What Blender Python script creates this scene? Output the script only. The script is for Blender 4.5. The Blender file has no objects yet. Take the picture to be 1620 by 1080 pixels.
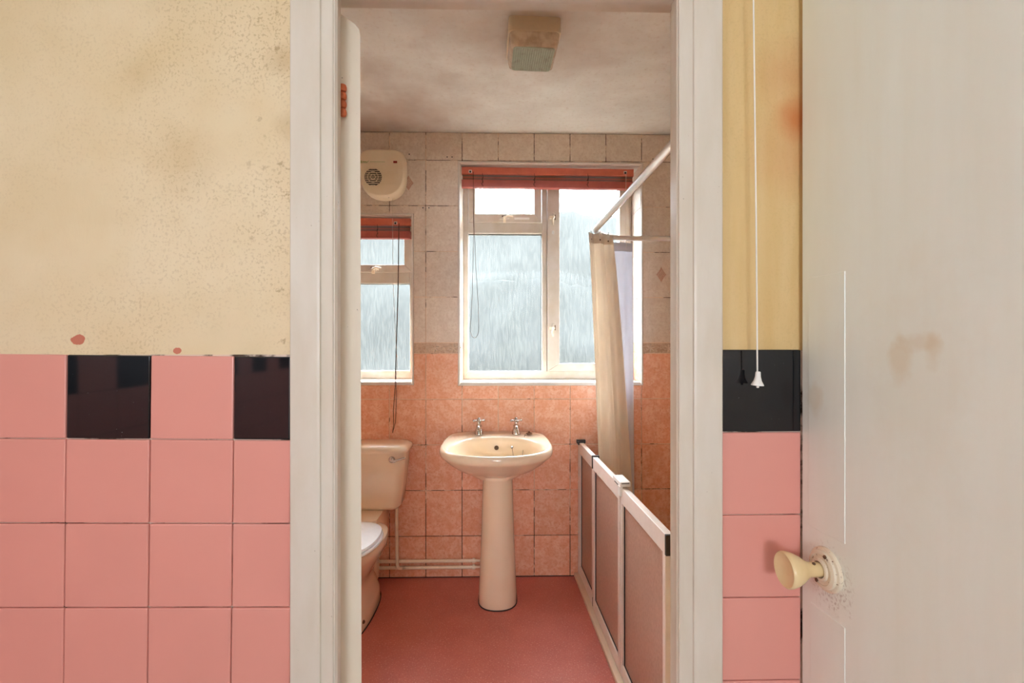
import bpy, bmesh, math, random
from mathutils import Vector, Matrix, noise
random.seed(7)
S = bpy.context.scene
COL = S.collection
PI = math.pi

# ------------------------------------------------------------------ camera
cam_d = bpy.data.cameras.new('camera'); cam = bpy.data.objects.new('camera', cam_d); COL.objects.link(cam)
cam_d.lens = 16.0; cam_d.sensor_width = 36.0; cam_d.clip_start = .02
cam.location = (0, 0, 1.30); cam.rotation_euler = (PI/2, 0, math.radians(-1.2))
S.camera = cam
# ------------------------------------------------------------------ sky, daylight, exposure
W = bpy.data.worlds.new('sky'); S.world = W; W.use_nodes = True
bg = W.node_tree.nodes['Background']; bg.inputs[0].default_value = (.84, .94, 1.06, 1); bg.inputs[1].default_value = 34
def area(name, loc, rot, sx, sy, power, col=(1, 1, 1), portal=False):
    d = bpy.data.lights.new(name, 'AREA'); d.shape = 'RECTANGLE'; d.size = sx; d.size_y = sy; d.energy = power; d.color = col
    o = bpy.data.objects.new(name, d); COL.objects.link(o); o.location = loc; o.rotation_euler = rot
    if portal: d.cycles.is_portal = True
    return o
# daylight entering through the two bathroom windows (portals guide the sky light) and the near room's unseen openings, the rear one added as bathroom fill
area('portal_big', (.27, 2.775, 1.68), (-PI/2, 0, 0), 1.0, 1.2, 1, portal=True)
area('portal_small', (-.74, 2.775, 1.53), (-PI/2, 0, 0), .5, .92, 1, portal=True)
area('portal_near', (0, -2.38, 1.42), (PI/2, 0, 0), .78, .52, 1, portal=True)
area('portal_near_side', (-1.48, -.75, 1.75), (0, -PI/2, 0), .28, .36, 1, portal=True)
S.view_settings.view_transform = 'Standard'; S.view_settings.look = 'None'
S.view_settings.gamma = 1; S.view_settings.use_curve_mapping = False
S.view_settings.exposure = 0.0
S.cycles.max_bounces = 10; S.cycles.diffuse_bounces = 7; S.cycles.transparent_max_bounces = 12
S.cycles.caustics_reflective = False; S.cycles.caustics_refractive = True
S.cycles.sample_clamp_indirect = 0

# ------------------------------------------------------------------ materials
def lin(r, g, b):
    f = lambda c: (c/255)/12.92 if c/255 <= .04045 else ((c/255+.055)/1.055)**2.4
    return (f(r), f(g), f(b), 1)
class NT:
    def __init__(s, name):
        s.m = bpy.data.materials.new(name); s.m.use_nodes = True; s.t = s.m.node_tree
        s.p = s.t.nodes['Principled BSDF']; s.out = s.t.nodes['Material Output']
    def n(s, typ, **kw):
        x = s.t.nodes.new(typ)
        for k, v in kw.items(): setattr(x, k, v)
        return x
    def l(s, a, b): s.t.links.new(a, b)
    def pos(s, scale=(1, 1, 1), rnd=False):
        g = s.n('ShaderNodeNewGeometry').outputs['Position']
        if rnd:
            oi = s.n('ShaderNodeObjectInfo'); mu = s.n('ShaderNodeVectorMath', operation='ADD')
            sc = s.n('ShaderNodeMath', operation='MULTIPLY'); s.l(oi.outputs['Random'], sc.inputs[0]); sc.inputs[1].default_value = 37
            s.l(g, mu.inputs[0]); s.l(sc.outputs[0], mu.inputs[1]); g = mu.outputs[0]
        m = s.n('ShaderNodeVectorMath', operation='MULTIPLY'); s.l(g, m.inputs[0]); m.inputs[1].default_value = scale
        return m.outputs[0]
    def noise(s, v, sc, det=3, rough=.55):
        x = s.n('ShaderNodeTexNoise'); s.l(v, x.inputs['Vector']); x.inputs['Scale'].default_value = sc
        x.inputs['Detail'].default_value = det; x.inputs['Roughness'].default_value = rough
        return x.outputs['Fac']
    def rng(s, v, a, b, c=0, d=1):
        x = s.n('ShaderNodeMapRange'); s.l(v, x.inputs[0])
        for i, q in enumerate((a, b, c, d)): x.inputs[i+1].default_value = q
        return x.outputs[0]
    def math(s, op, a, b=0.0):
        x = s.n('ShaderNodeMath', operation=op)
        for i, q in enumerate((a, b)):
            if isinstance(q, (int, float)): x.inputs[i].default_value = q
            else: s.l(q, x.inputs[i])
        return x.outputs[0]
    def mix(s, f, a, b):
        x = s.n('ShaderNodeMix', data_type='RGBA')
        if isinstance(f, (int, float)): x.inputs['Factor'].default_value = f
        else: s.l(f, x.inputs['Factor'])
        for k, q in (('A', a), ('B', b)):
            i = [z for z in x.inputs if z.name == k and z.type == 'RGBA'][0]
            if isinstance(q, tuple): i.default_value = q
            else: s.l(q, i)
        return [z for z in x.outputs if z.type == 'RGBA'][0]
    def sep(s):
        x = s.n('ShaderNodeSeparateXYZ'); s.l(s.n('ShaderNodeNewGeometry').outputs['Position'], x.inputs[0]); return x.outputs
    def spot(s, c, r, wob=.35, nsc=60, axes=(1, 1, 1), soft=.15):
        """mask 1 inside an irregular patch around c"""
        g = s.n('ShaderNodeNewGeometry').outputs['Position']
        d = s.n('ShaderNodeVectorMath', operation='SUBTRACT'); s.l(g, d.inputs[0]); d.inputs[1].default_value = c
        e = s.n('ShaderNodeVectorMath', operation='MULTIPLY'); s.l(d.outputs[0], e.inputs[0]); e.inputs[1].default_value = axes
        ln = s.n('ShaderNodeVectorMath', operation='LENGTH'); s.l(e.outputs[0], ln.inputs[0])
        q = s.math('ADD', s.math('DIVIDE', ln.outputs['Value'], r), s.math('MULTIPLY', s.math('SUBTRACT', s.noise(g, nsc, 3), .5), wob*4))
        return s.rng(q, 1+soft, 1-soft)
    def bump(s, h, strength=.2, dist=.002):
        b = s.n('ShaderNodeBump'); s.l(h, b.inputs['Height']); b.inputs['Strength'].default_value = strength; b.inputs['Distance'].default_value = dist
        s.l(b.outputs[0], s.p.inputs['Normal'])
    def fin(s, col, rough=.5, metal=0, spec=.5, coat=0):
        if isinstance(col, tuple): s.p.inputs['Base Color'].default_value = col
        else: s.l(col, s.p.inputs['Base Color'])
        if isinstance(rough, (int, float)): s.p.inputs['Roughness'].default_value = rough
        else: s.l(rough, s.p.inputs['Roughness'])
        s.p.inputs['Metallic'].default_value = metal; s.p.inputs['Specular IOR Level'].default_value = spec
        s.p.inputs['Coat Weight'].default_value = coat
        return s.m
def plain(name, rgb, rough=.5, metal=0, var=None, vs=30, amt=.25, bump=0, spec=.5, coat=0):
    t = NT(name); c = lin(*rgb)
    h = t.noise(t.pos(), vs, 4)
    c2 = lin(*(var or [max(0, q*.9) for q in rgb]))
    c = t.mix(t.rng(h, .35, .7, 0, amt if var is None else 1), c, c2)
    if bump: t.bump(h, bump, .003)
    return t.fin(c, rough, metal, spec, coat)

def tile_mat(name, c1, c2, c3, rough):
    t = NT(name); v = t.pos(rnd=True)
    n1 = t.noise(v, 22, 5, .65); n2 = t.noise(v, 75, 4, .7)
    c = t.mix(t.rng(n1, .42, .60), lin(*c1), lin(*c2)); c = t.mix(t.rng(n2, .46, .66, 0, .8), c, lin(*c3))
    oi = t.n('ShaderNodeObjectInfo').outputs['Random']
    hs = t.n('ShaderNodeHueSaturation'); t.l(c, hs.inputs['Color']); t.l(t.rng(oi, 0, 1, .94, 1.05), hs.inputs['Value'])
    t.bump(n2, .08, .001)
    return t.fin(hs.outputs[0], rough)
M = {}
M['tile_beige'] = tile_mat('beige mottled tile', (226, 211, 196), (234, 222, 208), (214, 197, 179), .45)
M['tile_orange'] = tile_mat('salmon mottled tile', (236, 172, 138), (245, 198, 170), (226, 152, 114), .45)
M['tile_border'] = tile_mat('border tile', (205, 178, 152), (186, 152, 124), (222, 200, 176), .4)
M['border_relief'] = plain('border relief', (226, 206, 184), .4, var=(206, 180, 154), vs=60)
M['diamond'] = plain('diamond motif', (196, 152, 130), .4, var=(214, 180, 160), vs=120)
def glazed(name, rgb, rough):
    t = NT(name); n = t.noise(t.pos(rnd=True), 6, 2)
    c = t.mix(t.rng(n, .3, .7, 0, .25), lin(*rgb), lin(*[q*.94 for q in rgb])); t.bump(n, .03, .004)
    return t.fin(c, rough)
M['pink'] = glazed('pink glazed tile', (224, 154, 141), .33)
def black_tile():
    t = NT('black glazed tile'); v = t.pos()
    fl = t.rng(t.noise(v, 330, 2, .5), .735, .76); 
    edge = t.math('MULTIPLY', fl, t.rng(t.noise(v, 22, 2), .42, .6))
    t.bump(t.noise(t.pos(rnd=True), 7, 2), .03, .004)
    return t.fin(t.mix(edge, lin(14, 15, 19), lin(190, 190, 185)), .05, spec=.6)
M['black'] = black_tile()
def grout(name, light, dark, lo, hi):
    t = NT(name); n = t.noise(t.pos(), 14, 5, .65)
    return t.fin(t.mix(t.rng(n, lo, hi), lin(*light), lin(*dark)), .9)
M['grout_near'] = grout('dirty pink grout', (226, 204, 186), (84, 66, 54), .50, .60)
def grout_back():
    t = NT('bathroom grout'); n = t.noise(t.pos(), 11, 5, .65); x = t.sep()
    n = t.math('ADD', n, t.rng(x[2], .30, .80, .10, -.06)); n = t.math('ADD', n, t.rng(x[2], 1.25, 2.3, 0, .12))
    return t.fin(t.mix(t.rng(n, .50, .58), lin(238, 212, 186), lin(92, 68, 50)), .9)
M['grout_back'] = grout_back()
def plaster_near():
    t = NT('cream mould-speckled plaster'); g = t.pos()
    x = t.sep()
    c = t.mix(t.rng(t.noise(g, 3.2, 4, .6), .35, .7), lin(228, 210, 176), lin(218, 195, 152))
    ochre = t.mix(t.rng(t.noise(t.pos((9, 9, 1.2)), 3, 4), .3, .7), lin(220, 191, 138), lin(212, 179, 120))
    c = t.mix(t.rng(x[0], .30, .40), c, ochre)
    # mould bloom: fine brown specks, thick towards the door frame and in patches
    m = t.rng(t.noise(g, 210, 2, .6), .54, .64)
    patch = t.math('MULTIPLY', t.rng(t.noise(g, 4.5, 3), .36, .60), t.rng(x[0], -.85, -.45, .25, 1))
    patch = t.math('MULTIPLY', patch, t.rng(x[0], -.3, -.2, 1, .25))
    c = t.mix(t.math('MULTIPLY', t.math('MULTIPLY', m, patch), .36), c, lin(150, 118, 70))
    m2 = t.rng(t.noise(g, 48, 3, .6), .62, .70)
    p2 = t.math('MULTIPLY', t.rng(x[0], -.50, -.395), t.rng(x[0], -.3, -.2, 1, .0))
    c = t.mix(t.math('MULTIPLY', t.math('MULTIPLY', m2, p2), .6), c, lin(140, 104, 52))
    for cc, r, col, a in (((-.665, .849, 1.79), .03, (176, 146, 92), .22), ((-.59, .849, 1.63), .05, (184, 152, 98), .28), ((-.405, .849, 1.82), .022, (160, 124, 66), .3), ((-.40, .849, 1.70), .02, (160, 124, 66), .2)):
        c = t.mix(t.math('MULTIPLY', t.spot(cc, r, .45, 22, soft=.7), a), c, lin(*col))
    for cc, r, a in (((.556, .849, 1.72), .03, .75), ((.552, .849, 1.80), .05, .35), ((.556, .849, 1.66), .06, .3)):
        c = t.mix(t.math('MULTIPLY', t.spot(cc, r, .25, 14, soft=.8), a), c, lin(198, 108, 42))
    for cc, r, ax in (((-.776, .849, 1.303), .0095, (.8, 1, 1)), ((-.597, .849, 1.283), .006, (.8, 1, 1))):
        c = t.mix(t.spot(cc, r, .22, 90, ax, .04), c, lin(196, 116, 92))
    t.bump(t.noise(t.pos((1.5, 1, .6)), 60, 5), .25, .002)
    return t.fin(c, .62)
M['plaster_near'] = plaster_near()
def paint(name, rgb, dirt=.45, rough=.38):
    t = NT(name); v = t.pos((3, 3, .8))
    c = t.mix(t.rng(t.noise(v, 7, 4), .35, .7, 0, dirt), lin(*rgb), lin(rgb[0]*.93, rgb[1]*.9, rgb[2]*.84))
    chips = t.math('MULTIPLY', t.rng(t.noise(t.pos(), 150, 3, .6), .70, .73), t.rng(t.noise(t.pos(), 9, 2), .52, .66))
    c = t.mix(t.math('MULTIPLY', chips, .7), c, lin(110, 88, 62))
    t.bump(t.noise(t.pos((2.5, 2.5, .5)), 40, 4), .15, .002)
    return t.fin(c, rough)
M['paint'] = paint('aged cream gloss paint', (216, 207, 193))
M['paint_edge'] = paint('cream door edge paint', (234, 222, 202), .2)
def door_paint():
    t = NT('off-white door paint')
    c = t.mix(t.rng(t.noise(t.pos((4, 4, .5)), 5, 4), .3, .75, 0, .6), lin(240, 247, 240), lin(234, 237, 224))
    for cc, r, a, ax in (((.5578, .628, 1.275), .014, .30, (1, 1, .5)), ((.5578, .600, 1.300), .010, .25, (1, .4, 1)), ((.5578, .577, 1.290), .009, .25, (1, 1, .5)), ((.5578, .80, 1.20), .015, .25, (1, 1, .6)), ((.5578, .600, 1.25), .07, .08, (1, 1, .5))):
        c = t.mix(t.math('MULTIPLY', t.spot(cc, r, .6, 26, ax, .5), a), c, lin(206, 178, 128))
    grime = t.math('MULTIPLY', t.spot((.5578, .765, .895), .045, .5, 70, soft=.35), t.rng(t.noise(t.pos(), 190, 3), .5, .62))
    c = t.mix(t.math('MULTIPLY', grime, .4), c, lin(130, 96, 68))
    t.bump(t.noise(t.pos((2, 2, .5)), 50, 4), .12, .002)
    return t.fin(c, .4)
M['door_paint'] = door_paint()
def rose_paint():
    t = NT('flaking cream paint'); f = t.rng(t.noise(t.pos(), 170, 4, .65), .60, .66)
    return t.fin(t.mix(f, lin(228, 216, 192), lin(120, 78, 46)), .45)
M['rose'] = rose_paint()
M['knob'] = plain('ivory plastic', (236, 212, 164), .22, var=(228, 200, 148), vs=20)
def ceil_mat():
    t = NT('stained bathroom ceiling'); g = t.pos((1, 1.6, 1))
    c = t.mix(t.rng(t.noise(g, 3.0, 5, .6), .35, .68), lin(242, 244, 238), lin(226, 224, 216))
    for cc, r, a in (((.11, 1.70, 2.453), .24, .5), ((-.5, 2.25, 2.453), .25, .55), ((-.75, 2.45, 2.453), .25, .5)):
        c = t.mix(t.math('MULTIPLY', t.spot(cc, r, .55, 5, soft=.8), a), c, lin(168, 136, 112))
    c = t.mix(t.math('MULTIPLY', t.rng(t.noise(t.pos(), 55, 4), .55, .75), .3), c, lin(196, 176, 156))
    t.bump(t.noise(t.pos(), 45, 5), .25, .003)
    return t.fin(c, .85)
M['ceiling'] = ceil_mat()
M['ceiling_near'] = plain('white ceiling', (238, 236, 232), .8)
M['near_wall'] = plain('off-white wall', (232, 228, 220), .7)
def tilewall():
    t = NT('side wall tiling'); g = t.n('ShaderNodeNewGeometry').outputs['Position']
    s = t.n('ShaderNodeSeparateXYZ'); t.l(g, s.inputs[0]); cb = t.n('ShaderNodeCombineXYZ'); t.l(s.outputs[1], cb.inputs[0]); t.l(s.outputs[2], cb.inputs[1])
    b = t.n('ShaderNodeTexBrick'); t.l(cb.outputs[0], b.inputs['Vector']); b.offset = 0; b.inputs['Scale'].default_value = 1
    b.inputs['Brick Width'].default_value = .2; b.inputs['Row Height'].default_value = .2515; b.inputs['Mortar Size'].default_value = .0015
    b.inputs['Color1'].default_value = lin(238, 190, 164); b.inputs['Color2'].default_value = lin(234, 184, 156); b.inputs['Mortar'].default_value = lin(220, 190, 160)
    up = t.rng(s.outputs[2], 1.2335, 1.234); 
    c = t.mix(t.math('MULTIPLY', up, .8), b.outputs['Color'], lin(226, 216, 206))
    return t.fin(c, .35)
M['tilewall'] = tilewall()
def vinyl():
    t = NT('red-brown speckled vinyl'); v = t.pos()
    c = t.mix(t.rng(t.noise(v, 6, 4), .3, .7), lin(204, 120, 106), lin(192, 108, 96))
    c = t.mix(t.math('MULTIPLY', t.rng(t.noise(v, 150, 2), .60, .66), .6), c, lin(226, 170, 154))
    c = t.mix(t.math('MULTIPLY', t.rng(t.noise(v, 180, 2), .60, .70), .4), c, lin(128, 60, 52))
    t.bump(t.noise(v, 260, 2), .1, .001)
    return t.fin(c, .42)
M['vinyl'] = vinyl()
M['near_floor'] = plain('dull near-room vinyl', (150, 138, 128), .5)
M['upvc'] = plain('aged white upvc', (212, 202, 190), .35, var=(202, 188, 168), vs=12)
M['bead'] = plain('white tile trim', (224, 216, 206), .35)
M['seal'] = plain('dark rubber gasket', (26, 26, 26), .6)
M['chrome'] = plain('chrome', (208, 206, 204), .12, 1)
M['alu'] = plain('polished aluminium tube', (232, 230, 226), .22, .45)
M['white_alu'] = plain('white enamelled aluminium', (238, 226, 216), .3)
M['brownmetal'] = plain('tarnished metal', (120, 96, 76), .4, .7)
M['blackplastic'] = plain('dark plastic cap', (52, 46, 42), .5)
M['ceramic'] = plain('champagne ceramic', (240, 220, 194), .08, var=(236, 214, 186), vs=5, spec=.5, coat=.3)
M['seat'] = plain('white seat plastic', (236, 236, 236), .2)
M['pipe'] = plain('cream painted pipe', (250, 238, 216), .4, var=(240, 222, 194), vs=25)
M['coral'] = plain('coral red blind slat', (222, 122, 96), .45, var=(212, 110, 86), vs=18)
M['coral_dark'] = plain('dark coral bottom rail', (188, 100, 88), .45, var=(176, 90, 80), vs=18)
M['blind_metal'] = plain('blind mechanism metal', (150, 128, 104), .4, .5)
M['cord_dark'] = plain('brown blind cord', (86, 58, 44), .8)
M['cord_light'] = plain('pale cord', (206, 194, 178), .8)
M['cord_white'] = plain('white pull cord', (240, 236, 226), .7)
M['whiteplastic'] = plain('white plastic', (240, 238, 232), .3)
M['heater'] = plain('yellowed heater plastic', (240, 228, 202), .38, var=(234, 218, 188), vs=7)
M['heater_dark'] = plain('dark grille void', (34, 30, 30), .7)
M['green_print'] = plain('green print', (120, 166, 66), .6)
M['red_lamp'] = plain('red indicator lens', (168, 44, 22), .3)
M['hedge'] = plain('garden hedge leaves', (13, 14, 10), .8, var=(19, 20, 14), vs=4)
M['trees'] = plain('distant pale foliage', (22, 23, 19), .8, var=(32, 32, 28), vs=1.2)
M['grass'] = plain('lawn', (22, 23, 19), .9, var=(26, 27, 23), vs=3)
M['tray'] = plain('white shower tray', (226, 218, 206), .3)
M['kerb'] = plain('cream threshold strip', (232, 212, 186), .4)
M['rust'] = plain('rusty copper hinge', (222, 128, 82), .45, .3, var=(190, 94, 56), vs=90)
M['lightbase'] = plain('yellowed lamp base', (238, 222, 196), .5)
def cloth(name, rgb, trans, rough=.6):
    t = NT(name); c = lin(*rgb)
    v = t.pos((1, 1, .25)); f = t.rng(t.noise(v, 40, 4), .35, .7)
    cc = t.mix(t.math('MULTIPLY', f, .35), c, lin(*[q*.93 for q in rgb]))
    t.fin(cc, rough, spec=.35)
    tr = t.n('ShaderNodeBsdfTranslucent'); t.l(cc, tr.inputs['Color'])
    mx = t.n('ShaderNodeMixShader'); mx.inputs[0].default_value = trans
    t.l(t.p.outputs[0], mx.inputs[1]); t.l(tr.outputs[0], mx.inputs[2]); t.l(mx.outputs[0], t.out.inputs[0])
    return t.m
M['curtain'] = cloth('cream shower curtain', (248, 238, 224), .3)
M['liner'] = cloth('white translucent liner', (224, 224, 230), .35, .3)
def obscure():
    t = NT('rain-textured obscure glass'); v = t.pos((1, 1, .13)); h = t.noise(v, 125, 3, .65)
    b = t.n('ShaderNodeBump'); t.l(h, b.inputs['Height']); b.inputs['Strength'].default_value = .5; b.inputs['Distance'].default_value = .006
    tp = t.n('ShaderNodeBsdfTransparent'); tp.inputs[0].default_value = (.92, .96, .95, 1)
    rf = t.n('ShaderNodeBsdfRefraction'); rf.inputs['Color'].default_value = (.98, .965, .925, 1); rf.inputs['IOR'].default_value = 1.2; rf.inputs['Roughness'].default_value = .2; t.l(b.outputs[0], rf.inputs['Normal'])
    tl = t.n('ShaderNodeBsdfTranslucent'); tl.inputs[0].default_value = (1, .95, .82, 1); t.l(b.outputs[0], tl.inputs['Normal'])
    gl = t.n('ShaderNodeBsdfGlossy'); gl.inputs['Roughness'].default_value = .55; t.l(b.outputs[0], gl.inputs['Normal'])
    m0 = t.n('ShaderNodeMixShader'); t.l(t.rng(h, .32, .68, .6, .85), m0.inputs[0]); t.l(tp.outputs[0], m0.inputs[1]); t.l(rf.outputs[0], m0.inputs[2])
    m1 = t.n('ShaderNodeMixShader'); t.l(t.rng(h, .42, .58, .001, .0195), m1.inputs[0]); t.l(m0.outputs[0], m1.inputs[1]); t.l(tl.outputs[0], m1.inputs[2])
    m2 = t.n('ShaderNodeMixShader'); m2.inputs[0].default_value = .015; t.l(m1.outputs[0], m2.inputs[1]); t.l(gl.outputs[0], m2.inputs[2])
    t.l(m2.outputs[0], t.out.inputs[0]); return t.m
M['glass'] = obscure()
def smooth_glass():
    t = NT('smooth outer glass face'); tp = t.n('ShaderNodeBsdfTransparent'); tp.inputs[0].default_value = (.97, .985, .98, 1)
    gl = t.n('ShaderNodeBsdfGlossy'); gl.inputs['Roughness'].default_value = .3
    m = t.n('ShaderNodeMixShader'); m.inputs[0].default_value = .006; t.l(tp.outputs[0], m.inputs[1]); t.l(gl.outputs[0], m.inputs[2]); t.l(m.outputs[0], t.out.inputs[0]); return t.m
M['glass_outer'] = smooth_glass()
def acrylic():
    t = NT('textured brown acrylic sheet'); v = t.pos((1, 1, .5)); h = t.noise(v, 170, 3)
    c = t.mix(t.rng(h, .35, .7), lin(222, 192, 174), lin(206, 172, 152)); t.bump(h, .35, .002); t.fin(c, .28)
    tr = t.n('ShaderNodeBsdfTranslucent'); t.l(c, tr.inputs[0]); tp = t.n('ShaderNodeBsdfTransparent'); tp.inputs[0].default_value = lin(220, 190, 172)
    m0 = t.n('ShaderNodeMixShader'); m0.inputs[0].default_value = .3; t.l(tr.outputs[0], m0.inputs[1]); t.l(tp.outputs[0], m0.inputs[2])
    m1 = t.n('ShaderNodeMixShader'); m1.inputs[0].default_value = .4; t.l(t.p.outputs[0], m1.inputs[1]); t.l(m0.outputs[0], m1.inputs[2])
    t.l(m1.outputs[0], t.out.inputs[0]); return t.m
M['acrylic'] = acrylic()
def lens():
    t = NT('dusty ribbed lamp lens'); v = t.pos()
    d = t.rng(t.noise(v, 40, 4), .5, .72)
    c = t.mix(t.math('MULTIPLY', d, .55), lin(196, 204, 182), lin(170, 156, 132)); t.fin(c, .25)
    tr = t.n('ShaderNodeBsdfTranslucent'); t.l(c, tr.inputs[0])
    m1 = t.n('ShaderNodeMixShader'); m1.inputs[0].default_value = .3; t.l(t.p.outputs[0], m1.inputs[1]); t.l(tr.outputs[0], m1.inputs[2]); t.l(m1.outputs[0], t.out.inputs[0])
    return t.m
M['lens'] = lens()
def lens_side():
    t = NT('grimy clear lens side'); c = t.mix(t.rng(t.noise(t.pos(), 30, 4), .4, .65), lin(232, 218, 198), lin(206, 184, 158))
    return t.fin(c, .2)
M['lens_side'] = lens_side()

# ------------------------------------------------------------------ mesh helpers
class MB:
    def __init__(s): s.v = []; s.f = []
    def box(s, x0, x1, y0, y1, z0, z1):
        b = len(s.v); s.v += [(x, y, z) for z in (z0, z1) for y in (y0, y1) for x in (x0, x1)]
        s.f += [tuple(b+i for i in q) for q in ((0, 2, 3, 1), (4, 5, 7, 6), (0, 1, 5, 4), (2, 6, 7, 3), (0, 4, 6, 2), (1, 3, 7, 5))]; return s
    def loft(s, rings, close=True, cap=True):
        b = len(s.v); n = len(rings[0])
        for r in rings: s.v += [tuple(p) for p in r]
        for i in range(len(rings)-1):
            for j in range(n if close else n-1):
                k = (j+1) % n
                s.f.append((b+i*n+j, b+i*n+k, b+(i+1)*n+k, b+(i+1)*n+j))
        if cap and close:
            s.f.append(tuple(b+j for j in reversed(range(n)))); s.f.append(tuple(b+(len(rings)-1)*n+j for j in range(n)))
        return s
    def tube(s, pts, r, n=10):
        pts = [Vector(p) for p in pts]; rings = []; up = None
        for i, p in enumerate(pts):
            d = (pts[min(i+1, len(pts)-1)]-pts[max(i-1, 0)]).normalized()
            if up is None: up = d.orthogonal().normalized()
            up = (up-d*up.dot(d)).normalized(); w = d.cross(up)
            rr = r[i] if isinstance(r, (list, tuple)) else r
            rings.append([p+(up*math.cos(2*PI*k/n)+w*math.sin(2*PI*k/n))*rr for k in range(n)])
        return s.loft(rings)
    def lathe(s, prof, org, axis=(0, 0, 1), n=24):
        ax = Vector(axis).normalized(); u = ax.orthogonal().normalized(); w = ax.cross(u); o = Vector(org)
        rings = [[o+ax*h+(u*math.cos(2*PI*k/n)+w*math.sin(2*PI*k/n))*max(r, 1e-4) for k in range(n)] for r, h in prof]
        return s.loft(rings)
    def place(s, x, y, z, k=1):
        s.v = [(x+a*k, y+b*k, z+c*k) for a, b, c in s.v]; return s
    def prism(s, prof, f0, f1):
        """prof list of 2-D points; f0/f1 map a 2-D point to 3-D at either end"""
        return s.loft([[f0(p) for p in prof], [f1(p) for p in prof]])
    def mesh(s, name, mat, smooth=False, bevel=0, seg=2):
        me = bpy.data.meshes.new(name); me.from_pydata(s.v, [], s.f)
        bm = bmesh.new(); bm.from_mesh(me); bmesh.ops.recalc_face_normals(bm, faces=bm.faces)
        if bevel: bmesh.ops.bevel(bm, geom=list(bm.edges), offset=bevel, segments=seg, profile=.5, affect='EDGES', clamp_overlap=True)
        bm.to_mesh(me); bm.free()
        me.materials.append(M[mat])
        if smooth:
            for p in me.polygons: p.use_smooth = True
            try: me.set_sharp_from_angle(angle=math.radians(smooth if smooth is not True else 40))
            except Exception: pass
        return me
    def build(s, name, mat, parent=None, smooth=False, bevel=0, seg=2):
        return link(name, s.mesh(name, mat, smooth, bevel, seg), parent)
def link(name, me, parent=None, loc=None):
    o = bpy.data.objects.new(name, me); COL.objects.link(o)
    if loc is not None: o.location = loc
    if parent is not None:
        o.parent = parent
        if parent.type == 'EMPTY': o.matrix_parent_inverse = Matrix.Translation(-parent.location)
    return o
def tag(o, label, cat, group=None, kind=None):
    o['label'] = label; o['category'] = cat
    if group: o['group'] = group
    if kind: o['kind'] = kind
    return o
def thing(name, label, cat, loc, kind=None, group=None):
    o = bpy.data.objects.new(name, None); COL.objects.link(o); o.location = loc; o.empty_display_size = .05
    return tag(o, label, cat, group, kind)
def struct(o, label, cat): return tag(o, label, cat, kind='structure')
def B(name, mat, parent, *boxes, bevel=0, smooth=False, seg=2):
    m = MB()
    for b in boxes: m.box(*b)
    return m.build(name, mat, parent, smooth, bevel, seg)
def cells(x0, x1, z0, z1, holes):
    xs = sorted({x0, x1, *[min(max(v, x0), x1) for h in holes for v in h[:2]]}); zs = sorted({z0, z1, *[min(max(v, z0), z1) for h in holes for v in h[2:]]})
    out = []; cut = False
    for a, b in zip(xs, xs[1:]):
        for c, d in zip(zs, zs[1:]):
            mx, mz = (a+b)/2, (c+d)/2
            if any(h[0] < mx < h[1] and h[2] < mz < h[3] for h in holes): cut = True
            else: out.append((a, b, c, d))
    return out, cut

# ------------------------------------------------------------------ layout constants (metres)
YB = 2.517          # face of the bathroom's window wall
YN = .849           # plaster face of the near partition
YR = .91            # its bathroom side
XL, XR = -1.10, 1.22
CZ = 2.453
WIN_BIG = (-.237, .774, 1.064, 2.287)
WIN_SMALL = (-1.0, -.497, 1.068, 1.996)

# ------------------------------------------------------------------ setting: floors, ceilings, walls
struct(B('floor', 'vinyl', None, (XL-.1, XR+.1, YR-.05, YB+.1, -.08, 0)), 'red-brown speckled vinyl bathroom floor', 'floor')
struct(B('floor_near', 'near_floor', None, (-1.5, .75, -2.5, YR-.05, -.08, 0)), 'dull brown floor of the near room before the doorway', 'floor')
struct(B('ceiling', 'ceiling', None, (XL-.1, XR+.1, YR, YB+.1, CZ, CZ+.1)), 'stained off-white plaster bathroom ceiling', 'ceiling')
struct(B('ceiling_near', 'ceiling_near', None, (-1.5, .75, -2.5, YR, CZ, CZ+.1)), 'plain white ceiling of the near room', 'ceiling')
struct(B('wall_left', 'tilewall', None, (XL-.1, XL, YR, YB+.02, 0, CZ)), 'tiled left wall of the bathroom', 'wall')
struct(B('wall_right', 'tilewall', None, (XR, XR+.1, YR, YB+.02, 0, CZ)), 'tiled right wall of the shower', 'wall')
# near room shell
def dado():
    t = NT('near room tiled dado'); x = t.sep(); g = t.n('ShaderNodeNewGeometry').outputs['Position']
    cb = t.n('ShaderNodeCombineXYZ'); t.l(x[1], cb.inputs[0]); t.l(t.math('SUBTRACT', x[2], 1.28), cb.inputs[1])
    b = t.n('ShaderNodeTexBrick'); t.l(cb.outputs[0], b.inputs['Vector']); b.offset = 0; b.inputs['Scale'].default_value = 1
    b.inputs['Brick Width'].default_value = .1528; b.inputs['Row Height'].default_value = .1528; b.inputs['Mortar Size'].default_value = .0012
    b.inputs['Color1'].default_value = b.inputs['Color2'].default_value = lin(233, 160, 150); b.inputs['Mortar'].default_value = lin(150, 120, 104)
    alt = t.math('GREATER_THAN', t.math('FRACT', t.math('DIVIDE', x[1], .3056)), .5)
    c = t.mix(t.math('MULTIPLY', alt, t.math('GREATER_THAN', x[2], 1.128)), b.outputs['Color'], lin(14, 15, 19))
    c = t.mix(t.math('GREATER_THAN', x[2], 1.28), c, lin(230, 222, 206))
    return t.fin(c, .4)
M['dado'] = dado()
struct(B('wall_near_left', 'dado', None, *[(-1.5, -1.4, a, b, c, d) for a, b, c, d in cells(-2.5, YN, 0, CZ, [(-.92, -.58, 1.62, 1.88)])[0]]), 'cream left wall of the near room', 'wall')
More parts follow.
